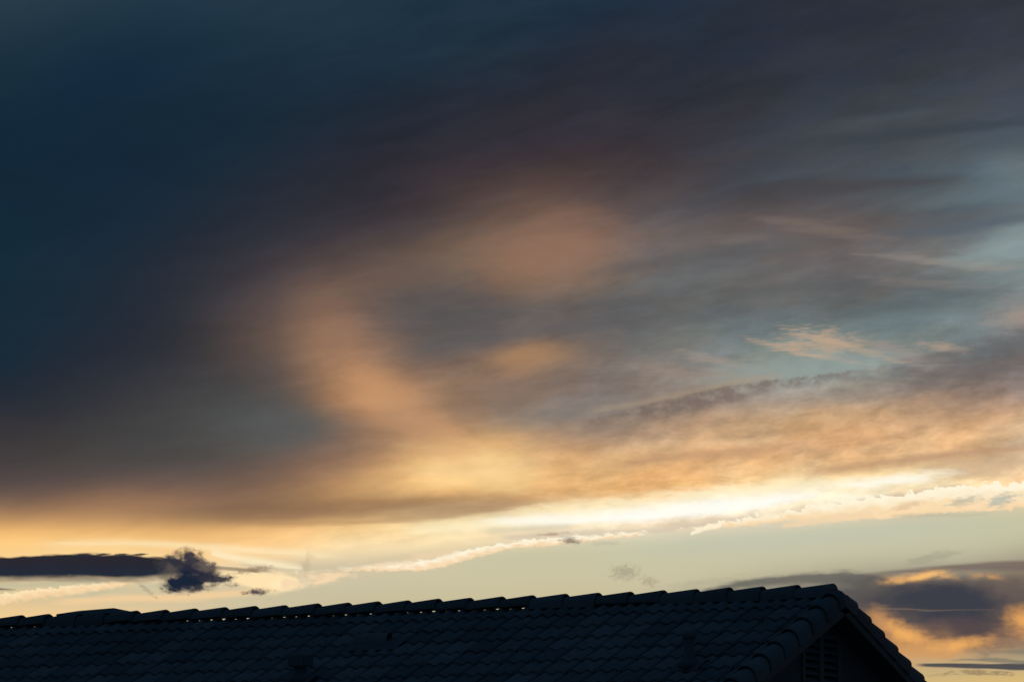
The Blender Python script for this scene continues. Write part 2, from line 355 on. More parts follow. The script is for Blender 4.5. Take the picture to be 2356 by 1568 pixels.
# low left: layered bands
ribbon([(60,1252,3),(300,1248,5),(500,1258,6),(700,1272,5),(820,1282,3)], 'fff0c4', .6, 10, 8, 160, 8, 6, 41.)
ribbon([(540,1288,4),(640,1300,9),(740,1304,9),(860,1290,5),(960,1276,3)], 'd0c2a2', .8, 8, 8, 60, 10, 7, 42.)
ribbon([(480,1268,3),(560,1284,8),(640,1296,7),(700,1304,3)], 'ffedc4', .8, 8, 5, 90, 8, 5, 142.)
ribbon([(500,1318,3),(560,1330,16),(630,1338,22),(664,1338,16),(690,1338,4)], 'ffe3b0', 1., 6, 9, 44, 14, 10, 43., .6)
puff(655, 1340, 34, 12, 'ffe9bc', .8, 0, 40, 18, 1.4, .7, 343.)
ribbon([(640,1344,4),(690,1334,13),(750,1328,12),(800,1322,6),(824,1320,2)], 'f8d9b0', .95, 4, 8, 34, 10, 11, 143., .62, (44, 16, .34, .56))
ribbon([(-200,1388,14),(0,1376,14),(90,1362,13),(190,1352,13),(270,1340,8),(334,1330,2)], 'ffe5b8', 1., 2.5, 4, 22, 14, 13, 45., .62, None, 'f3d0a0', 5.)
ribbon([(-100,1345,6),(60,1344,5),(160,1338,5),(250,1334,2)], 'b9b79c', .6, 5, 5, 60, 9, 5, 145.)
ribbon([(100,1384,6),(240,1376,7),(400,1372,8),(540,1362,6),(640,1352,2)], 'f6d09c', .85, 9, 9, 120, 12, 8, 146.)
puff(345, 1326, 24, 5, 'f8dcb0', .85, -10, 22, 8, 1.7, .6, 46.)
puff(372, 1345, 52, 6, 'c4c0a4', .6, 0, 60, 10, 1.2, .7, 47.)
puff(210, 1362, 60, 5, 'bfbca0', .5, -8, 60, 8, 1.2, .7, 147.)
# dark lens-shaped cloud, torn dark scrap beside it, small scraps
ribbon([(-400,1302,28),(0,1305,25),(110,1303,27),(190,1301,29),(260,1302,29),(330,1303,26),(390,1305,20),(440,1308,14),(520,1312,6)], '2a2830', 1., 3.4, 11., 70, 18, 9, 51., .5, None, '232b39')
for cx_ in (196, 238, 280, 322): puff(cx_, 1273.5, 17, 2.6, '35323a', .9, -4, 18, 5, .8, .5, cx_*.37)
ribbon([(-100,1333,5),(60,1332,4),(240,1331,3),(380,1330,2)], '8f8476', .6, 6, 6, 80, 9, 4, 52.)
ribbon([(480,1301,3),(530,1306,4),(580,1310,3),(630,1313,1)], '9a866f', .85, 2.4, 3, 40, 8, 3, 53.)
ribbon([(-60,1353,4),(0,1353,2.6),(44,1356,1)], '5c5652', .9, 1.6, 2.4, 40, 8, 1.5, 54.)
puff(396, 1308, 26, 28, '5a534f', .75, 0, 30, 26, 1.3, .7, 154., .6)
puff(455, 1303, 44, 27, '292b3a', .97, 24, 30, 26, 1.25, .42, 55.3, .6, 6, .3)
puff(428, 1336, 50, 22, '1b2538', 1., -6, 32, 24, 1.2, .36, 56.3, .6, 6, .2)
puff(494, 1330, 42, 11, '2d2e3b', .96, 4, 26, 15, 1.5, .5, 57.3, .6)
puff(470, 1301, 22, 10, '6f625a', .7, 20, 26, 18, 1.5, .8, 155., .6)
puff(403, 1290, 20, 11, '30313b', .95, 20, 22, 16, 1.5, .5, 58., .6)
puff(433, 1281, 18, 13, '363540', .95, 0, 18, 17, 1.6, .5, 59., .62)
puff(450, 1351, 36, 7, '3c3a42', .8, -6, 22, 11, 1.6, .7, 159., .62)
puff(588, 1358, 25, 6, '46404a', .95, -3, 17, 10, 1.7, .7, 60., .62)
puff(585, 1308, 34, 6, '917b65', .8, -8, 18, 8, 2.2, .8, 61., .66, 6, .6)
puff(706, 1292, 9, 22, 'a8967e', .25, 16, 14, 14, 2.2, .95, 62., .66, 6, .8)
puff(340, 1356, 24, 3.5, 'aca189', .7, 40, 14, 9, 2.2, .8, 63., .66, 6, .6)
puff(1435, 1317, 24, 14, 'a69d84', .7, 0, 17, 15, 2.2, .9, 64., .66, 6, 1.)
puff(1492, 1336, 13, 9, 'a89e85', .7, 0, 14, 12, 2.2, .9, 65., .66, 6, .6)
puff(1312, 1243, 20, 6, '82776a', .85, 8, 18, 8, 1.8, .8, 66., .62)
puff(1390, 1250, 30, 4, 'b8b49b', .5, 0, 20, 8, 1.8, .9, 166., .62)
puff(1268, 1228, 26, 3, 'b39a80', .7, -4, 18, 7, 1.8, .8, 67., .62)

# low bank at the right, its rims catching the light
ribbon([(1600,1362,3),(1700,1348,9),(1800,1338,12),(1900,1334,14),(1980,1340,18),(2060,1350,14)], '66645f', .9, 7, 12, 60, 14, 10, 71., .6)
puff(1620, 1340, 80, 8, 'b5ae94', .6, -8, 40, 10, 2.2, .8, 171., .66)
puff(2130, 1292, 50, 11, 'a8a48c', .75, -14, 40, 12, 2., .8, 72.)
ribbon([(1960,1330,2),(2100,1318,5),(2220,1311,8),(2356,1309,12),(2700,1310,14)], '72635e', .8, 5, 8, 160, 9, 4, 73.)
puff(2020, 1372, 80, 30, '55514f', .8, 4, 90, 40, 1.1, .8, 379.)
puff(2190, 1392, 150, 50, '3b3e48', .95, 6, 110, 50, 1.2, .6, 79.)
puff(2240, 1466, 60, 26, '4b444a', .8, 14, 70, 34, 1.3, .8, 380.)
puff(2330, 1372, 60, 26, '6d5f58', .6, 20, 60, 30, 1.2, .9, 179.)
ribbon([(1990,1347,3),(2050,1340,6),(2100,1331,9),(2150,1328,7),(2210,1333,4),(2270,1334,3),(2320,1338,2)], 'f0b26c', .85, 12, 9, 50, 14, 9, 74., .55, (50, 30, .34, .6))
ribbon([(2000,1404,2),(2080,1405,1.6),(2140,1409,1.5),(2210,1408,1.2),(2290,1408,1)], '93785f', .75, 2, 2, 60, 6, 2, 75.)
puff(2022, 1432, 36, 20, 'd99c60', .7, 20, 50, 30, 1.1, .95, 176.)
puff(2082, 1464, 40, 18, 'f5b262', .9, 14, 44, 30, 1.3, .95, 76.)
puff(2130, 1504, 50, 12, 'd29a64', .7, 6, 44, 20, 1.7, .8, 276.)
puff(2206, 1486, 52, 12, 'f0ae62', .9, -8, 44, 24, 1.3, .95, 77.)
puff(2120, 1330, 40, 5, 'fac074', .8, -12, 30, 10, 1.4, .8, 381.)
puff(2200, 1448, 70, 20, '57494b', .7, -4, 60, 24, 1.5, .8, 277.)
puff(2348, 1436, 32, 26, 'eca85e', .9, 24, 50, 30, 1.2, .95, 78.)
ribbon([(2090,1532,3),(2160,1534,4.5),(2260,1537,5.5),(2356,1539,8),(2700,1540,8)], '45474f', .95, 1.8, 2.2, 120, 9, 3, 81.)
ribbon([(2160,1524,1),(2240,1522,3),(2300,1524,5),(2356,1528,4)], '7d7667', .75, 2.5, 3, 40, 6, 5, 82., .62)
ribbon([(2200,1506,1),(2300,1504,3),(2356,1505,5)], '857c6a', .7, 4, 4, 60, 8, 4, 83.)
ribbon([(2100,1560,1),(2150,1556,2),(2200,1551,4),(2260,1552,5),(2330,1557,2)], '94805f', .8, 2.4, 3, 30, 6, 6, 84., .66, (26, 9, .38, .54))

# the sky in view is built zone by zone, each zone a node group that holds only the rows and clouds that reach it;
# Cycles then skips the zones a ray does not meet
bands = [(-9000, 430, [1178]), (430, 740, [1000, 1700]), (740, 960, [1000, 1500, 1900]), (960, 1110, [1178, 1767]),
         (1110, 1200, [700, 1178, 1500, 1850]), (1200, 1262, [620, 1178, 1600]), (1262, 1330, [360, 640, 1000, 1650, 2000]), (1330, 1400, [400, 700, 1650, 2050]), (1400, 9000, [1178, 2080])]
zone_groups = []
zi = 0
W_N, W_L = N, L
for y0, y1, cuts in bands:
    xs = [-9000] + cuts + [9000]; line = []
    for x0, x1 in zip(xs[:-1], xs[1:]):
        zi += 1
        t = bpy.data.node_groups.new('sky_zone', 'ShaderNodeTree')
        t.interface.new_socket(name='X', in_out='INPUT', socket_type='NodeSocketFloat'); t.interface.new_socket(name='Y', in_out='INPUT', socket_type='NodeSocketFloat')
        t.interface.new_socket(name='Color', in_out='OUTPUT', socket_type='NodeSocketColor')
        N, L = t.nodes, t.links
        gi = N.new('NodeGroupInput')
        X = add(gi.outputs[0], zi*1e-4); Y = add(gi.outputs[1], zi*1e-4)     # a hair's breadth apart, so that zones are not merged
        deck(max(x0, -200), min(x1, 2600), max(y0, -400), min(y1, 1800), zi)
        for (bx0, bx1, by0, by1), f in feats:
            if bx0 < x1+2 and bx1 > x0-2 and by0 < y1+2 and by1 > y0-2:
                def build(x_, y_, c_):
                    global X, Y, col
                    keep = (X, Y); X, Y, col = x_, y_, c_
                    f(); X, Y = keep
                    return col
                col = group_node('cloud_layer_%d' % feats.index(((bx0, bx1, by0, by1), f)), ['X', 'Y', 'Color'], build, [X, Y, col])
        go = N.new('NodeGroupOutput'); L.new(col, go.inputs[0])
        line.append(t)
    zone_groups.append(line)

N, L = W_N, W_L
tc = N.new('ShaderNodeTexCoord')
sep = N.new('ShaderNodeSeparateXYZ'); L.new(tc.outputs['Generated'], sep.inputs[0])
dx, dy, dz = sep.outputs
el = M('ARCSINE', dz)
az = M('ARCTAN2', dx, dy)
daz = M('WRAP', sub(az, math.radians(BEAR)), math.pi, -math.pi)
X = madd(mul(daz, M('COSINE', el)), K, 1178)
Y = madd(sub(el, math.radians(HEIGHT)), -K, 784)
def zone_bg(t):
    n = N.new('ShaderNodeGroup'); n.node_tree = t; L.new(X, n.inputs[0]); L.new(Y, n.inputs[1])
    b = N.new('ShaderNodeBackground'); L.new(n.outputs[0], b.inputs[0]); return b.outputs[0]
def switch(f, a, b):
    n = N.new('ShaderNodeMixShader'); setin(n.inputs[0], f); L.new(a, n.inputs[1]); L.new(b, n.inputs[2]); return n.outputs[0]
def tree(items, cuts, axis):
    """balanced choice: items[i] lies between cuts[i-1] and cuts[i]"""
    if len(items) == 1: return items[0]() if callable(items[0]) else items[0]
    h = len(items)//2
    a = tree(items[:h], cuts[:h-1], axis); b = tree(items[h:], cuts[h:], axis)
    return switch(M('GREATER_THAN', axis, float(cuts[h-1])), a, b)
band_sh = [tree([zone_bg(t) for t in line], bands[i][2], X) for i, line in enumerate(zone_groups)]
in_view = tree(band_sh, [b[1] for b in bands[:-1]], Y)
# the rest of the sky, out of the picture: blue dusk between grey cloud, warmer towards the sunset
sky = N.new('ShaderNodeTexSky'); sky.sky_type = 'NISHITA'; sky.sun_disc = False
sky.sun_elevation = math.radians(4.5); sky.sun_rotation = math.radians(-27.1)
cover = noise(tc.outputs['Generated'], 2.6, 6, .55)
veil = mix(mr(cover, .38, .62), lin('122d44'), lin('1a2b3c'))
general = plus(veil, .003, sky.outputs[0])
glow = mul(mr(M('ABSOLUTE', daz), .35, 1.3, 1., 0.), mr(el, .02, .28, 1., 0.))
general = mix(mul(glow, .75), general, lin('b58e68'))
front = mul(mr(M('ABSOLUTE', sub(X, 1178)), 1500, 6500, 1., 0.), mul(mr(Y, -2600, -150), mr(Y, 1720, 2300, 1., 0.)))
bg = N.new('ShaderNodeBackground'); L.new(general, bg.inputs[0]); bg.inputs[1].default_value = 1.0
wo = N.new('ShaderNodeOutputWorld'); L.new(switch(front, bg.outputs[0], in_view), wo.inputs[0])
world.cycles.sampling_method = 'MANUAL'; world.cycles.sample_map_resolution = 512

# ------------------------------------------------------------------ sun, already low behind the cloud bank
sd = bpy.data.lights.new('sun', 'SUN'); sd.energy = 0.12; sd.angle = math.radians(12); sd.color = (1, .72, .45)
so = bpy.data.objects.new('sun', sd); C.objects.link(so)
sa, se = math.radians(-27.1), math.radians(4.5)
sdir = Vector((math.sin(sa)*math.cos(se), math.cos(sa)*math.cos(se), math.sin(se)))
so.rotation_euler = sdir.to_track_quat('Z', 'Y').to_euler(); so.location = (0, 0, 30)

# ------------------------------------------------------------------ materials
def mat(name, colour, rough=.8, var=.0, nscale=20., namp=.2, bump=0., bscale=120., metal=0., spec=.3):
    m = bpy.data.materials.new(name); m.use_nodes = True
    t = m.node_tree; b = t.nodes['Principled BSDF']
    b.inputs['Roughness'].default_value = rough; b.inputs['Metallic'].default_value = metal
    b.inputs['Specular IOR Level'].default_value = spec
    o = t.nodes.new('ShaderNodeTexCoord'); n = t.nodes.new('ShaderNodeTexNoise')
    n.inputs['Scale'].default_value = nscale; n.inputs['Detail'].default_value = 6
    inf = t.nodes.new('ShaderNodeObjectInfo')
    va = t.nodes.new('ShaderNodeVectorMath'); va.operation = 'ADD'
    t.links.new(o.outputs['Object'], va.inputs[0]); t.links.new(inf.outputs['Location'], va.inputs[1]); t.links.new(va.outputs[0], n.inputs['Vector'])
    a = t.nodes.new('ShaderNodeMath'); a.operation = 'MULTIPLY_ADD'; t.links.new(n.outputs[0], a.inputs[0]); a.inputs[1].default_value = namp*2; a.inputs[2].default_value = 1-namp
    c = t.nodes.new('ShaderNodeMath'); c.operation = 'MULTIPLY_ADD'; t.links.new(inf.outputs['Random'], c.inputs[0]); c.inputs[1].default_value = var*2; c.inputs[2].default_value = 1-var
    d = t.nodes.new('ShaderNodeMath'); d.operation = 'MULTIPLY'; t.links.new(a.outputs[0], d.inputs[0]); t.links.new(c.outputs[0], d.inputs[1])
    v = t.nodes.new('ShaderNodeVectorMath'); v.operation = 'SCALE'; v.inputs[0].default_value = colour
    t.links.new(d.outputs[0], v.inputs[3]); t.links.new(v.outputs[0], b.inputs['Base Color'])
    if bump:
        n2 = t.nodes.new('ShaderNodeTexNoise'); n2.inputs['Scale'].default_value = bscale; n2.inputs['Detail'].default_value = 5
        t.links.new(va.outputs[0], n2.inputs['Vector'])
        bn = t.nodes.new('ShaderNodeBump'); bn.inputs['Strength'].default_value = bump; bn.inputs['Distance'].default_value = .004
        t.links.new(n2.outputs[0], bn.inputs['Height']); t.links.new(bn.outputs[0], b.inputs['Normal'])
    return m
m_tile = mat('concrete_tile', (.23, .225, .225), .75, .26, 9, .3, .5, 150)
m_cap = mat('concrete_ridge_tile', (.22, .215, .215), .75, .22, 9, .2, .5, 150)
m_deck = mat('roofing_felt', (.03, .03, .03), .95)
m_wood = mat('painted_timber', (.22, .18, .165), .7, .05, 4, .2, .3, 40)
m_stucco = mat('stucco', (.20, .18, .165), .9, 0, 3, .12, .8, 60)
m_louvre = mat('louvre_paint', (.22, .20, .19), .7, .05, 6, .1)
m_black = mat('cavity_shade_black', (.01, .01, .01), 1.)  # near-black colour standing in for the shade inside openings
m_pipe = mat('painted_metal', (.19, .19, .19), .6, 0, 8, .2)
m_lead = mat('lead_flashing', (.15, .15, .155), .6, 0, 12, .25, .4, 60)
m_ground = mat('gravel_ground', (.20, .17, .14), .95, 0, .8, .25, .6, 12)
m_glass = mat('window_glass', (.02, .025, .03), .08, 0, 1, 0, 0, 1, 0, .5)

# ------------------------------------------------------------------ helpers
def mesh_obj(name, verts, faces, m, parent=None, smooth=False, kind=None):
    me = bpy.data.meshes.new(name); me.from_pydata([tuple(v) for v in verts], [], faces); me.update()
    if smooth:
        for p in me.polygons: p.use_smooth = True
    me.materials.append(m)
    return link(name, me, parent, kind)
def link(name, me, parent=None, kind=None):
    o = bpy.data.objects.new(name, me); C.objects.link(o)
    if parent: o.parent = parent
    if kind: o['kind'] = kind
    return o
def box_vf(x0, x1, y0, y1, z0, z1):
    v = [(x, y, z) for x in (x0, x1) for y in (y0, y1) for z in (z0, z1)]
    f = [(0,1,3,2),(4,6,7,5),(0,4,5,1),(2,3,7,6),(0,2,6,4),(1,5,7,3)]
    return v, f
def merge(parts):
    V, Fc = [], []
    for v, f in parts:
        n = len(V); V += v; Fc += [tuple(i+n for i in q) for q in f]
    return V, Fc

PT = math.atan(5/12); CP, SP = math.cos(PT), math.sin(PT)
def slope_pt(x, s, h, side=-1):
    """point on the roof: s metres down the slope, h above its plane; side -1 = camera side"""
    return Vector((x, side*(s*CP - h*SP*-1) if False else side*(s*CP + h*SP), -s*SP + h*CP))
def slope_matrix(x, s, h, side=-1, twist=0., tilt=0.):
    """local x along the ridge, local y down the slope, local z out of it"""
    ys = Vector((0, side*CP, -SP)); zs = Vector((0, side*SP, CP)); xs = ys.cross(zs)
    m = Matrix((xs, ys, zs)).transposed().to_4x4()
    m.translation = slope_pt(x, s, h, side)
    return m @ Matrix.Rotation(twist, 4, 'Z') @ Matrix.Rotation(tilt, 4, 'X')
TW, EX, S0 = .3048, .34435, -.0084                 # tile width, course exposure, first course offset

house = bpy.data.objects.new('house', None); C.objects.link(house)
house.location = (0, 0, RIDGE_Z)                    # local z = 0 is the ridge line
X_L, X_R = -12.2, 1.25                              # gable walls
ROOF_L, ROOF_R = -12.6, 1.50
S_EAVE = 15*EX
Y_EAVE, Z_EAVE = S_EAVE*CP, -S_EAVE*SP

# roof deck: two solid slabs just below the tiles
def slab(h0, h1, s0, s1, x0, x1, side):
    v = [slope_pt(x, s, h, side) for x in (x0, x1) for s in (s0, s1) for h in (h0, h1)]
    return [tuple(q) for q in v], [(0,1,3,2),(4,6,7,5),(0,4,5,1),(2,3,7,6),(0,2,6,4),(1,5,7,3)]
roof = mesh_obj('roof', *merge([slab(-.11, -.062, .03, S_EAVE-.03, ROOF_L+.02, ROOF_R-.05, -1), slab(-.11, -.062, .03, S_EAVE-.03, ROOF_L+.02, ROOF_R-.05, 1)]), m_deck, house)

# double-roll tile; y = 0 is its lower (front) edge, y < 0 goes up the slope
def tile_profile(n=14, w=TW-.004, lip=True, roll=.028):
    out = []
    for i in range(n+1):
        x = w*i/n; t = ((x/(TW/2)) % 1.0)
        if i == n: t = .9999
        b = max(0., math.sin(math.pi*min(1., max(0., (t-.14)/.72))))
        out.append((x, roll*b**1.1))
    if lip: out = [(0., .012), (.007, .012), (.009, .001)] + out[1:-1] + [(w-.006, .001), (w, -.006)]
    return out
def tile_vf(length, th=.016, n=14, lip=True):
    pr = tile_profile(n, lip=lip, roll=.028 if lip else .036); n = len(pr)-1; V, Fc = [], []
    k = .024/EX
    for (x, h) in pr: V.append((x, -length, h - length*k))
    for (x, h) in pr: V.append((x, -.006, h - .0005))
    for (x, h) in pr: V.append((x, 0., h - .005))
    for (x, h) in pr: V.append((x, 0., h*.9 - th - .002))
    for (x, h) in pr: V.append((x, -.10, h*.9 - th - .009))
    m = n+1
    for r_ in range(4):
        for i in range(n): Fc.append((r_*m+i, (r_+1)*m+i, (r_+1)*m+i+1, r_*m+i+1))
    # side edges
    a = len(V); x, h = pr[-1]
    V += [(x, -length, h-length*k-th), (x, 0, h-th)]
    Fc.append((n, m+n, 2*m+n, a+1, a))
    a = len(V); x, h = pr[0]
    V += [(x, -length, h-length*k-th), (x, 0, h-th)]
    Fc.append((0, a, a+1, 2*m, m))
    return V, Fc
def tile_mesh(name, length, lip=True):
    v, f = tile_vf(length, lip=lip); me = bpy.data.meshes.new(name); me.from_pydata(v, [], f); me.update(); me.materials.append(m_tile)
    bm = bmesh.new(); bm.from_mesh(me); bmesh.ops.recalc_face_normals(bm, faces=bm.faces)
    up = sum(fc.normal.z*fc.calc_area() for fc in bm.faces if fc.calc_center_median().y < -.11)
    if up < 0: bmesh.ops.reverse_faces(bm, faces=bm.faces)
    bm.to_mesh(me); bm.free()
    me.set_sharp_from_angle(angle=math.radians(50)) if hasattr(me, 'set_sharp_from_angle') else None
    for p in me.polygons: p.use_smooth = True
    return me
me_tile = tile_mesh('roof_tile', .42); me_top = tile_mesh('roof_tile_top', EX-.012, False)
XIDX0 = 0.0
rnd = random.Random(3)
stuff_near, stuff_far = [], []
def tile_place(k, m, side):
    x = XIDX0 + k*TW + rnd.uniform(-.0012, .0012)
    s = S0 + m*EX + rnd.uniform(-.005, .005) + (rnd.uniform(.01, .022) if rnd.random() < .04 and m > 1 else 0)
    # local x of the slope frame points to -x on the far side, so start the tile from its other edge
    mat_ = slope_matrix(x, s, rnd.uniform(-.0015, .0015), side, rnd.gauss(0, .0035), 0)
    if side == 1: mat_ = slope_matrix(x+TW, s, 0, side)
    return mat_
K0, K1 = int(round(ROOF_L/TW)), 5
for m in range(1, 16):
    for k in range(K0, K1):
        me = me_top if m == 1 else me_tile
        # slope_matrix's x axis: +x on the near side?
        M4 = tile_place(k, m, -1)
        if M4.col[0][0] < 0: M4 = M4 @ Matrix.Translation((-TW, 0, 0))
        if m <= 7 and k >= -29:
            o = link('roof_tile', me, roof); o.matrix_local = M4
        else: stuff_near.append((me, M4))
        M5 = slope_matrix(XIDX0+k*TW, S0+m*EX, 0, 1)
        if M5.col[0][0] < 0: M5 = M5 @ Matrix.Translation((-TW, 0, 0))
        stuff_far.append((me, M5))
def joined(name, items, parent):
    V, Fc = [], []
    for me, M4 in items:
        n = len(V); V += [tuple(M4 @ v.co) for v in me.vertices]; Fc += [tuple(i+n for i in p.vertices) for p in me.polygons]
    o = mesh_obj(name, V, Fc, m_tile, parent, True, 'stuff')
    if hasattr(o.data, 'set_sharp_from_angle'): o.data.set_sharp_from_angle(angle=math.radians(50))
    return o
joined('lower_tiles', stuff_near, roof); joined('far_slope_tiles', stuff_far, roof)

# barrel tiles (ridge and rake): y runs along the barrel, raised end at y = 0, tail at y = -length
def barrel_mesh(name, length, r1, r0, top1, top0, foot, foot_in=None, th=.017, n=12, closed=False, th_end=True, square=2.0):
    if foot_in is None: foot_in = foot
    def prof(r, top, inset=0.):
        pts = []
        rr = r-inset; base_h = top - r*.92
        e = 2/square
        pts.append((rr, foot if not inset else foot+.0))
        for i in range(n+1):
            a = math.pi*i/n
            cx, sy = math.cos(a), math.sin(a)
            pts.append((rr*math.copysign(abs(cx)**e, cx), base_h + (r*.92-inset)*abs(sy)**e))
        pts.append((-rr, foot_in))
        return pts
    A = [(0., prof(r1-.004, top1-.004)), (-.006, prof(r1, top1)), (-length, prof(r0, top0))]
    V, Fc = [], []; m = n+3
    order = [(-.0, prof(r1, top1, th)), A[0], A[1], A[2]]
    inner = [(-length, prof(r0, top0, th))]
    rings = inner + order
    for y, pr in rings:
        for x, z in pr: V.append((x, y, z))
    for r_ in range(len(rings)-1):
        for i in range(m-1): Fc.append((r_*m+i, r_*m+i+1, (r_+1)*m+i+1, (r_+1)*m+i))
    if closed:
        Fc.append(tuple(m+i for i in range(m)))
    me = bpy.data.meshes.new(name); me.from_pydata(V, [], Fc); me.update(); me.materials.append(m_cap)
    bm = bmesh.new(); bm.from_mesh(me); bmesh.ops.recalc_face_normals(bm, faces=bm.faces)
    bm.to_mesh(me); bm.free()
    for p in me.polygons: p.use_smooth = True
    if hasattr(me, 'set_sharp_from_angle'): me.set_sharp_from_angle(angle=math.radians(40))
    return me
RE = .37675
cap = barrel_mesh('ridge_tile', .43, .120, .098, .114, .074, -.0018, square=2.2)
cap_low = barrel_mesh('ridge_tile_bedded', .43, .120, .098, .114, .074, -.038, square=2.2)
cap_mid = barrel_mesh('ridge_tile_part_bedded', .43, .120, .098, .114, .074, -.0125, square=2.2)
cap_end = barrel_mesh('ridge_tile_end', .43, .120, .098, .114, .074, -.03, closed=True, square=2.2)
resid = {0:3.6,1:.3,2:-2.0,3:-.3,4:-1.0,5:-.5,6:-.7,7:0,8:-1.4,9:-3.3,10:.2,11:-1.2,12:-1.7,13:0,14:3.0,15:5.3,16:5.6,17:-.6,18:-.4,19:-.9,20:-1.1,21:-.3,22:0,25:-3.5,26:.9}
bedded = {0,1,2,3,4,7,8,23,24,27,28,29,30,31,32,33,34,35,36}
i = 0
while True:
    x = 1.388 - i*RE + resid.get(i, rnd.uniform(-2, 2))/205.
    if x - .2 < ROOF_L: break
    me = cap_end if i == 0 else (cap_low if i in bedded else cap_mid if i in (5, 6) else cap)
    o = link('ridge_tile', me, roof)
    # local y -> +x (raised end to the right)
    o.matrix_local = Matrix.Translation((x, rnd.uniform(-.004, .004), rnd.uniform(-.003, .003))) @ Matrix.Rotation(-math.pi/2 + rnd.gauss(0, .006), 4, 'Z') @ Matrix.Rotation(rnd.gauss(0, .004), 4, 'X')
    i += 1

# rake tiles along the gable edges
XR = 1.445
rake_out = barrel_mesh('rake_tile', .41, .110, .088, .083, .038, -.115, -.02)
rake_in = barrel_mesh('rake_tile_far', .41, .110, .088, .083, .038, -.02, -.115)
def rake(side, xc, outer_pos):
    j = 0
    while True:
        s = (.526 if side == -1 or not outer_pos else .295) + j*EX
        if s > S_EAVE+.12: break
        M4 = slope_matrix(xc, s, 0, side, rnd.gauss(0, .008))
        # outer skirt must face the gable side
        right = M4.col[0][0] > 0
        me = rake_out if (right == outer_pos) else rake_in
        if s < .4: me = me.copy(); me.transform(Matrix.Diagonal((1, .80, 1, 1)))
        o = link('rake_tile', me, roof); o.matrix_local = M4 @ Matrix.Translation((0, 0, rnd.uniform(-.002, .002)))
        j += 1
for side in (-1, 1): rake(side, XR, True)
for side in (-1, 1): rake(side, ROOF_L-.02, False)
# first short rake tile, tucked under the end of the ridge
for side in (-1,):
    M4 = slope_matrix(XR, .19, 0, side)
    right = M4.col[0][0] > 0
    me = rake_out if right else rake_in
    me2 = me.copy(); me2.transform(Matrix.Diagonal((.96, .50, 1, 1)))
    o = link('rake_tile', me2, roof); o.matrix_local = M4 @ Matrix.Translation((0, 0, .004))

# barge boards, soffit, eaves
def board(name, x0, x1, h0, h1, s0, s1, side, m, parent):
    v, f = slab(h0, h1, s0, s1, x0, x1, side)
    return mesh_obj(name, v, f, m, parent)
for side in (-1, 1):
    s_top = .0
    board('barge_board', 1.492, 1.532, -.19, -.035, s_top-.07 if side == -1 else s_top-.0695, S_EAVE, side, m_wood, house)
    board('barge_board', ROOF_L-.06, ROOF_L-.02, -.19, -.035, s_top-.07 if side == -1 else s_top-.0695, S_EAVE, side, m_wood, house)
    board('soffit', X_R+.002, 1.490, -.150, -.130, .02, S_EAVE, side, m_wood, house)
    board('soffit', ROOF_L-.018, X_L-.002, -.150, -.130, .02, S_EAVE, side, m_wood, house)
    y0 = side*(Y_EAVE-.02)
    v, f = box_vf(ROOF_L, ROOF_R, min(y0, y0-side*.03), max(y0, y0-side*.03), Z_EAVE-.26, Z_EAVE-.09)
    mesh_obj('eaves_fascia', v, f, m_wood, house)

# walls
YW = Y_EAVE-.5
GZ = -RIDGE_Z
WT = -(YW/CP)*SP*1.0 - .16
def prism_x(x0, x1, poly):
    n = len(poly); v = [(x0, y, z) for y, z in poly] + [(x1, y, z) for y, z in poly]
    f = [tuple(range(n))[::-1], tuple(range(n, 2*n))] + [(i, (i+1) % n, n+(i+1) % n, n+i) for i in range(n)]
    return v, f
gpoly = [(-YW, GZ), (YW, GZ), (YW, WT), (0, -.13), (-YW, WT)]
# the gable wall at the right has an opening behind the louvre
LY, LZ0, LZ1 = .40, -1.20, -.43
zt = lambda y: -.13 + (WT+.13)*abs(y)/YW
def gable(x0, x1):
    ps = [[(-YW, GZ), (-LY, GZ), (-LY, zt(LY)), (-YW, WT)], [(LY, GZ), (YW, GZ), (YW, WT), (LY, zt(LY))],
          [(-LY, GZ), (LY, GZ), (LY, LZ0), (-LY, LZ0)], [(-LY, LZ1), (LY, LZ1), (LY, zt(LY)), (0, -.13), (-LY, zt(LY))]]
    return merge([prism_x(x0, x1, p) for p in ps])
mesh_obj('gable_wall', *gable(X_R-.2, X_R), m_stucco, house)
mesh_obj('gable_wall', *prism_x(X_L, X_L+.2, gpoly), m_stucco, house)
for side in (-1, 1):
    wins = [(-10.2, 1.2), (-6.6, 1.6), (-2.2, 1.2)]
    ya, yb = sorted((side*YW, side*(YW-.2)))
    cuts = []; x = X_L+.2
    zs0, zs1 = GZ+1.0, GZ+2.2
    for wx, ww in wins:
        cuts.append(box_vf(x, wx-ww/2, ya, yb, GZ, WT)); 
        cuts.append(box_vf(wx-ww/2, wx+ww/2, ya, yb, GZ, zs0)); cuts.append(box_vf(wx-ww/2, wx+ww/2, ya, yb, zs1, WT))
        x = wx+ww/2
    cuts.append(box_vf(x, X_R-.2, ya, yb, GZ, WT))
    mesh_obj('wall', *merge(cuts), m_stucco, house)
    for wx, ww in wins:
        y = side*(YW-.06)
        fr = []
        for a, b, c_, d in ((-ww/2, -ww/2+.05, zs0, zs1), (ww/2-.05, ww/2, zs0, zs1), (-ww/2+.05, ww/2-.05, zs0, zs0+.05), (-ww/2+.05, ww/2-.05, zs1-.05, zs1), (-.02, .02, zs0+.05, zs1-.05)):
            fr.append(box_vf(wx+a, wx+b, y-.03, y+.03, c_, d))
        w = mesh_obj('window', *merge(fr), m_louvre, house)
        mesh_obj('pane', *merge([box_vf(wx-ww/2+.05, wx-.02, y-.004, y+.004, zs0+.05, zs1-.05), box_vf(wx+.02, wx+ww/2-.05, y-.004, y+.004, zs0+.05, zs1-.05)]), m_glass, w)

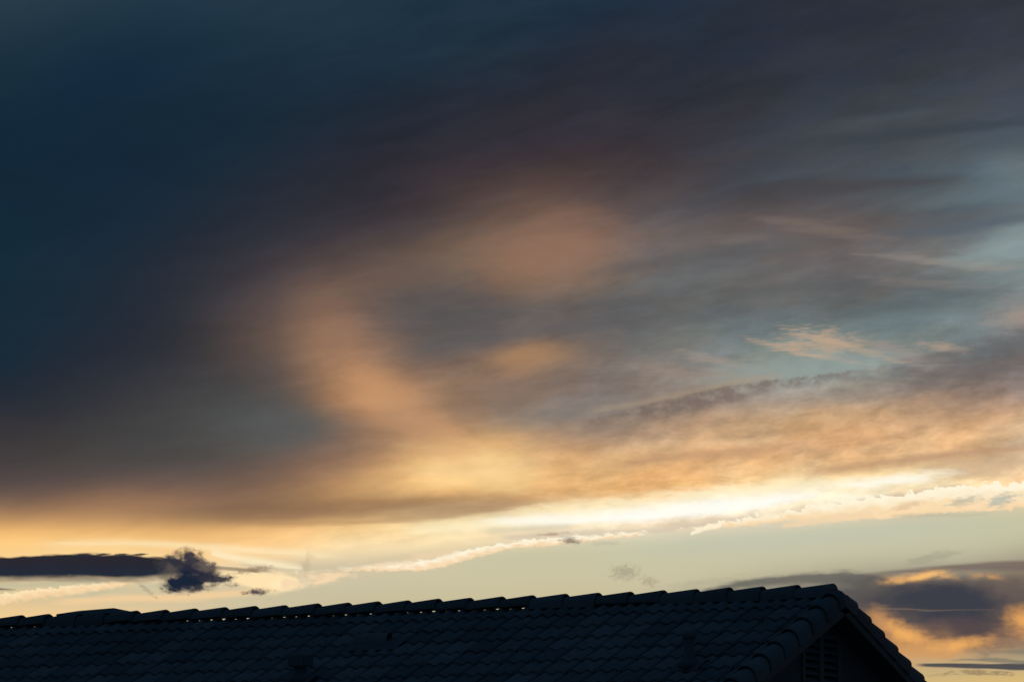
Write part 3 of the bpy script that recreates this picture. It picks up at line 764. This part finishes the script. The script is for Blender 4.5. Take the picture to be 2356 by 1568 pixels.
# louvred attic vent in the gable
xw = X_R
fr = [box_vf(xw-.05, xw+.022, -LY-.045, -LY+.02, LZ0-.04, LZ1+.04), box_vf(xw-.05, xw+.022, LY-.02, LY+.045, LZ0-.04, LZ1+.04),
      box_vf(xw-.05, xw+.0215, -LY+.02, LY-.02, LZ1-.005, LZ1+.04), box_vf(xw-.05, xw+.0215, -LY+.02, LY-.02, LZ0-.04, LZ0+.005),
      box_vf(xw-.05, xw+.0205, -.048, .048, LZ0+.005, LZ1-.005)]
vent = mesh_obj('louvre_vent', *merge(fr), m_louvre, house)
mesh_obj('vent_shade_panel', *box_vf(xw-.19, xw-.17, -LY, LY, LZ0, LZ1), m_black, vent)  # black panel, the attic's shade behind the slats put into its colour
z = LZ0+.03
while z < LZ1-.05:
    for ya, yb in ((-LY+.021, -.0485), (.0485, LY-.021)):
        # each slat slants down and outwards
        v = [(xw-.045, ya, z+.045), (xw+.012, ya, z), (xw+.012, ya, z+.010), (xw-.045, ya, z+.055)]
        v += [(a, yb, c_) for a, _, c_ in v]
        mesh_obj('louvre_slat', v, [(0,1,2,3),(7,6,5,4),(0,4,5,1),(1,5,6,2),(2,6,7,3),(3,7,4,0)], m_louvre, vent)
    z += .0735

# ------------------------------------------------------------------ things standing on the roof
def lathe(rings, n=20):
    V = []; Fc = []
    for r_, z_ in rings:
        for i in range(n):
            a = 2*math.pi*i/n; V.append((r_*math.cos(a), r_*math.sin(a), z_))
    for k in range(len(rings)-1):
        for i in range(n): Fc.append((k*n+i, k*n+(i+1) % n, (k+1)*n+(i+1) % n, (k+1)*n+i))
    Fc.append(tuple(range(n))[::-1]); Fc.append(tuple((len(rings)-1)*n+i for i in range(n)))
    return V, Fc
def flashing(w, l, bump=.0):
    V, Fc = [], []; n = 12
    for j in range(n+1):
        for i in range(n+1):
            x = w*(i/n-.5); y = l*(j/n-.5)
            V.append((x, y, .030 + .010*math.sin(x/TW*4*math.pi) - .02*(abs(2*y/l)**4)))
    for j in range(n):
        for i in range(n): a = j*(n+1)+i; Fc.append((a, a+1, a+n+2, a+n+1))
    return V, Fc
def vent_pipe(x, s, radius, height, square_cap, label):
    base = slope_pt(x, s, 0)
    o = mesh_obj('vent_pipe', *lathe([(radius, -.10), (radius, height), (radius*.8, height), (radius*.8, height-.05)]), m_pipe, house, True)
    o.location = base; o['label'] = label
    if hasattr(o.data, 'set_sharp_from_angle'): o.data.set_sharp_from_angle(angle=math.radians(40))
    fl = mesh_obj('flashing', *flashing(.30, .32), m_lead, o, True)
    fl.matrix_local = Matrix.Translation(-base) @ slope_matrix(x, s-.02, 0)
    cone = mesh_obj('pipe_collar', *lathe([(radius+.075, -.02), (radius+.045, .055), (radius+.008, .10), (radius+.006, .14)]), m_lead, o, True)
    if square_cap:
        w = .098
        v, f = merge([box_vf(-w, w, -w, w, height-.06, height+.05)])
        bm = bmesh.new(); vs_ = [bm.verts.new(q) for q in v]
        for q in f: bm.faces.new([vs_[i_] for i_ in q])
        bmesh.ops.recalc_face_normals(bm, faces=bm.faces)
        bmesh.ops.bevel(bm, geom=bm.edges[:], offset=.008, segments=2, affect='EDGES')
        me = bpy.data.meshes.new('vent_cap'); bm.to_mesh(me); bm.free(); me.materials.append(m_pipe)
        link('vent_cap', me, o)
    else:
        mesh_obj('vent_cap', *lathe([(radius+.004, height-.015), (radius+.016, height-.01), (radius+.016, height+.055), (radius+.002, height+.062)]), m_pipe, o, True)
    return o
vent_pipe(.735, 2.03, .050, .285, False, 'thin round vent pipe with a slim collar near the gable')
vent_pipe(-3.64, 2.12, .056, .215, True, 'short vent pipe with a wide box cap')

# low hooded vent on the middle of the slope
hv = bpy.data.objects.new('hooded_vent', None); C.objects.link(hv); hv.parent = house
hv.location = slope_pt(-3.30, 1.0, 0); hv['label'] = 'low hooded roof vent with a black sheet as its shaded open end'
fl = mesh_obj('flashing', *flashing(.62, .44), m_lead, hv, True)
fl.matrix_local = Matrix.Translation(-hv.location) @ slope_matrix(-3.30, 1.04, 0)
# arched hood lying along x
n = 10; V = []; Fc = []
for x in (-.30, .10):
    for i_ in range(n+1):
        a = math.pi*i_/n; V.append((x, .07*math.cos(a), -.06+.165*math.sin(a)**.6))
for i_ in range(n): Fc.append((i_, i_+1, n+2+i_, n+1+i_))
Fc.append(tuple(range(n+1))[::-1])
mesh_obj('hood', V, Fc, m_tile, hv, True)
V = [(.097, y*.92, -.06+(z+.06)*.95) for x, y, z in V[n+1:]]
mesh_obj('hood_mouth_shade', V, [tuple(range(n+1))], m_black, hv)  # flat black sheet closing the hood, painted as its shaded inside

# flat hipped vent housing behind the ridge at the left, only its top shows
hip = bpy.data.objects.new('attic_fan', None); C.objects.link(hip); hip.parent = house
hip.location = (-7.64, .62, -.040); hip['label'] = 'low dark hipped vent housing peeping over the ridge'
V = [(-.50,-.35,.0),(.62,-.35,.0),(.62,.35,.0),(-.50,.35,.0),(-.50,-.35,.17),(.62,-.35,.10),(.62,.35,.10),(-.50,.35,.17),(-.44,0,.222),(.02,0,.238)]
Fc = [(0,1,5,4),(1,2,6,5),(2,3,7,6),(3,0,4,7),(4,5,9,8),(6,7,8,9),(5,6,9),(7,4,8),(3,2,1,0)]
mesh_obj('housing', V, Fc, m_lead, hip)
mesh_obj('curb', *box_vf(-.45, .5, -.28, .28, -.35, -.001), m_lead, hip)

house['label'] = 'single-storey house with dark tiled gable roof silhouetted against the sunset'
house['category'] = 'house'

# ------------------------------------------------------------------ ground, out to the horizon
def grid_ground():
    V, Fc = [], []; n = 40
    def g_(i): 
        t = 2*i/n-1; return math.copysign(abs(t)**2.2, t)*3000
    for j in range(n+1):
        for i_ in range(n+1): V.append((g_(i_), g_(j), 0.))
    for j in range(n):
        for i_ in range(n): a = j*(n+1)+i_; Fc.append((a, a+1, a+n+2, a+n+1))
    return V, Fc
gr = mesh_obj('ground', *grid_ground(), m_ground); gr['kind'] = 'structure'
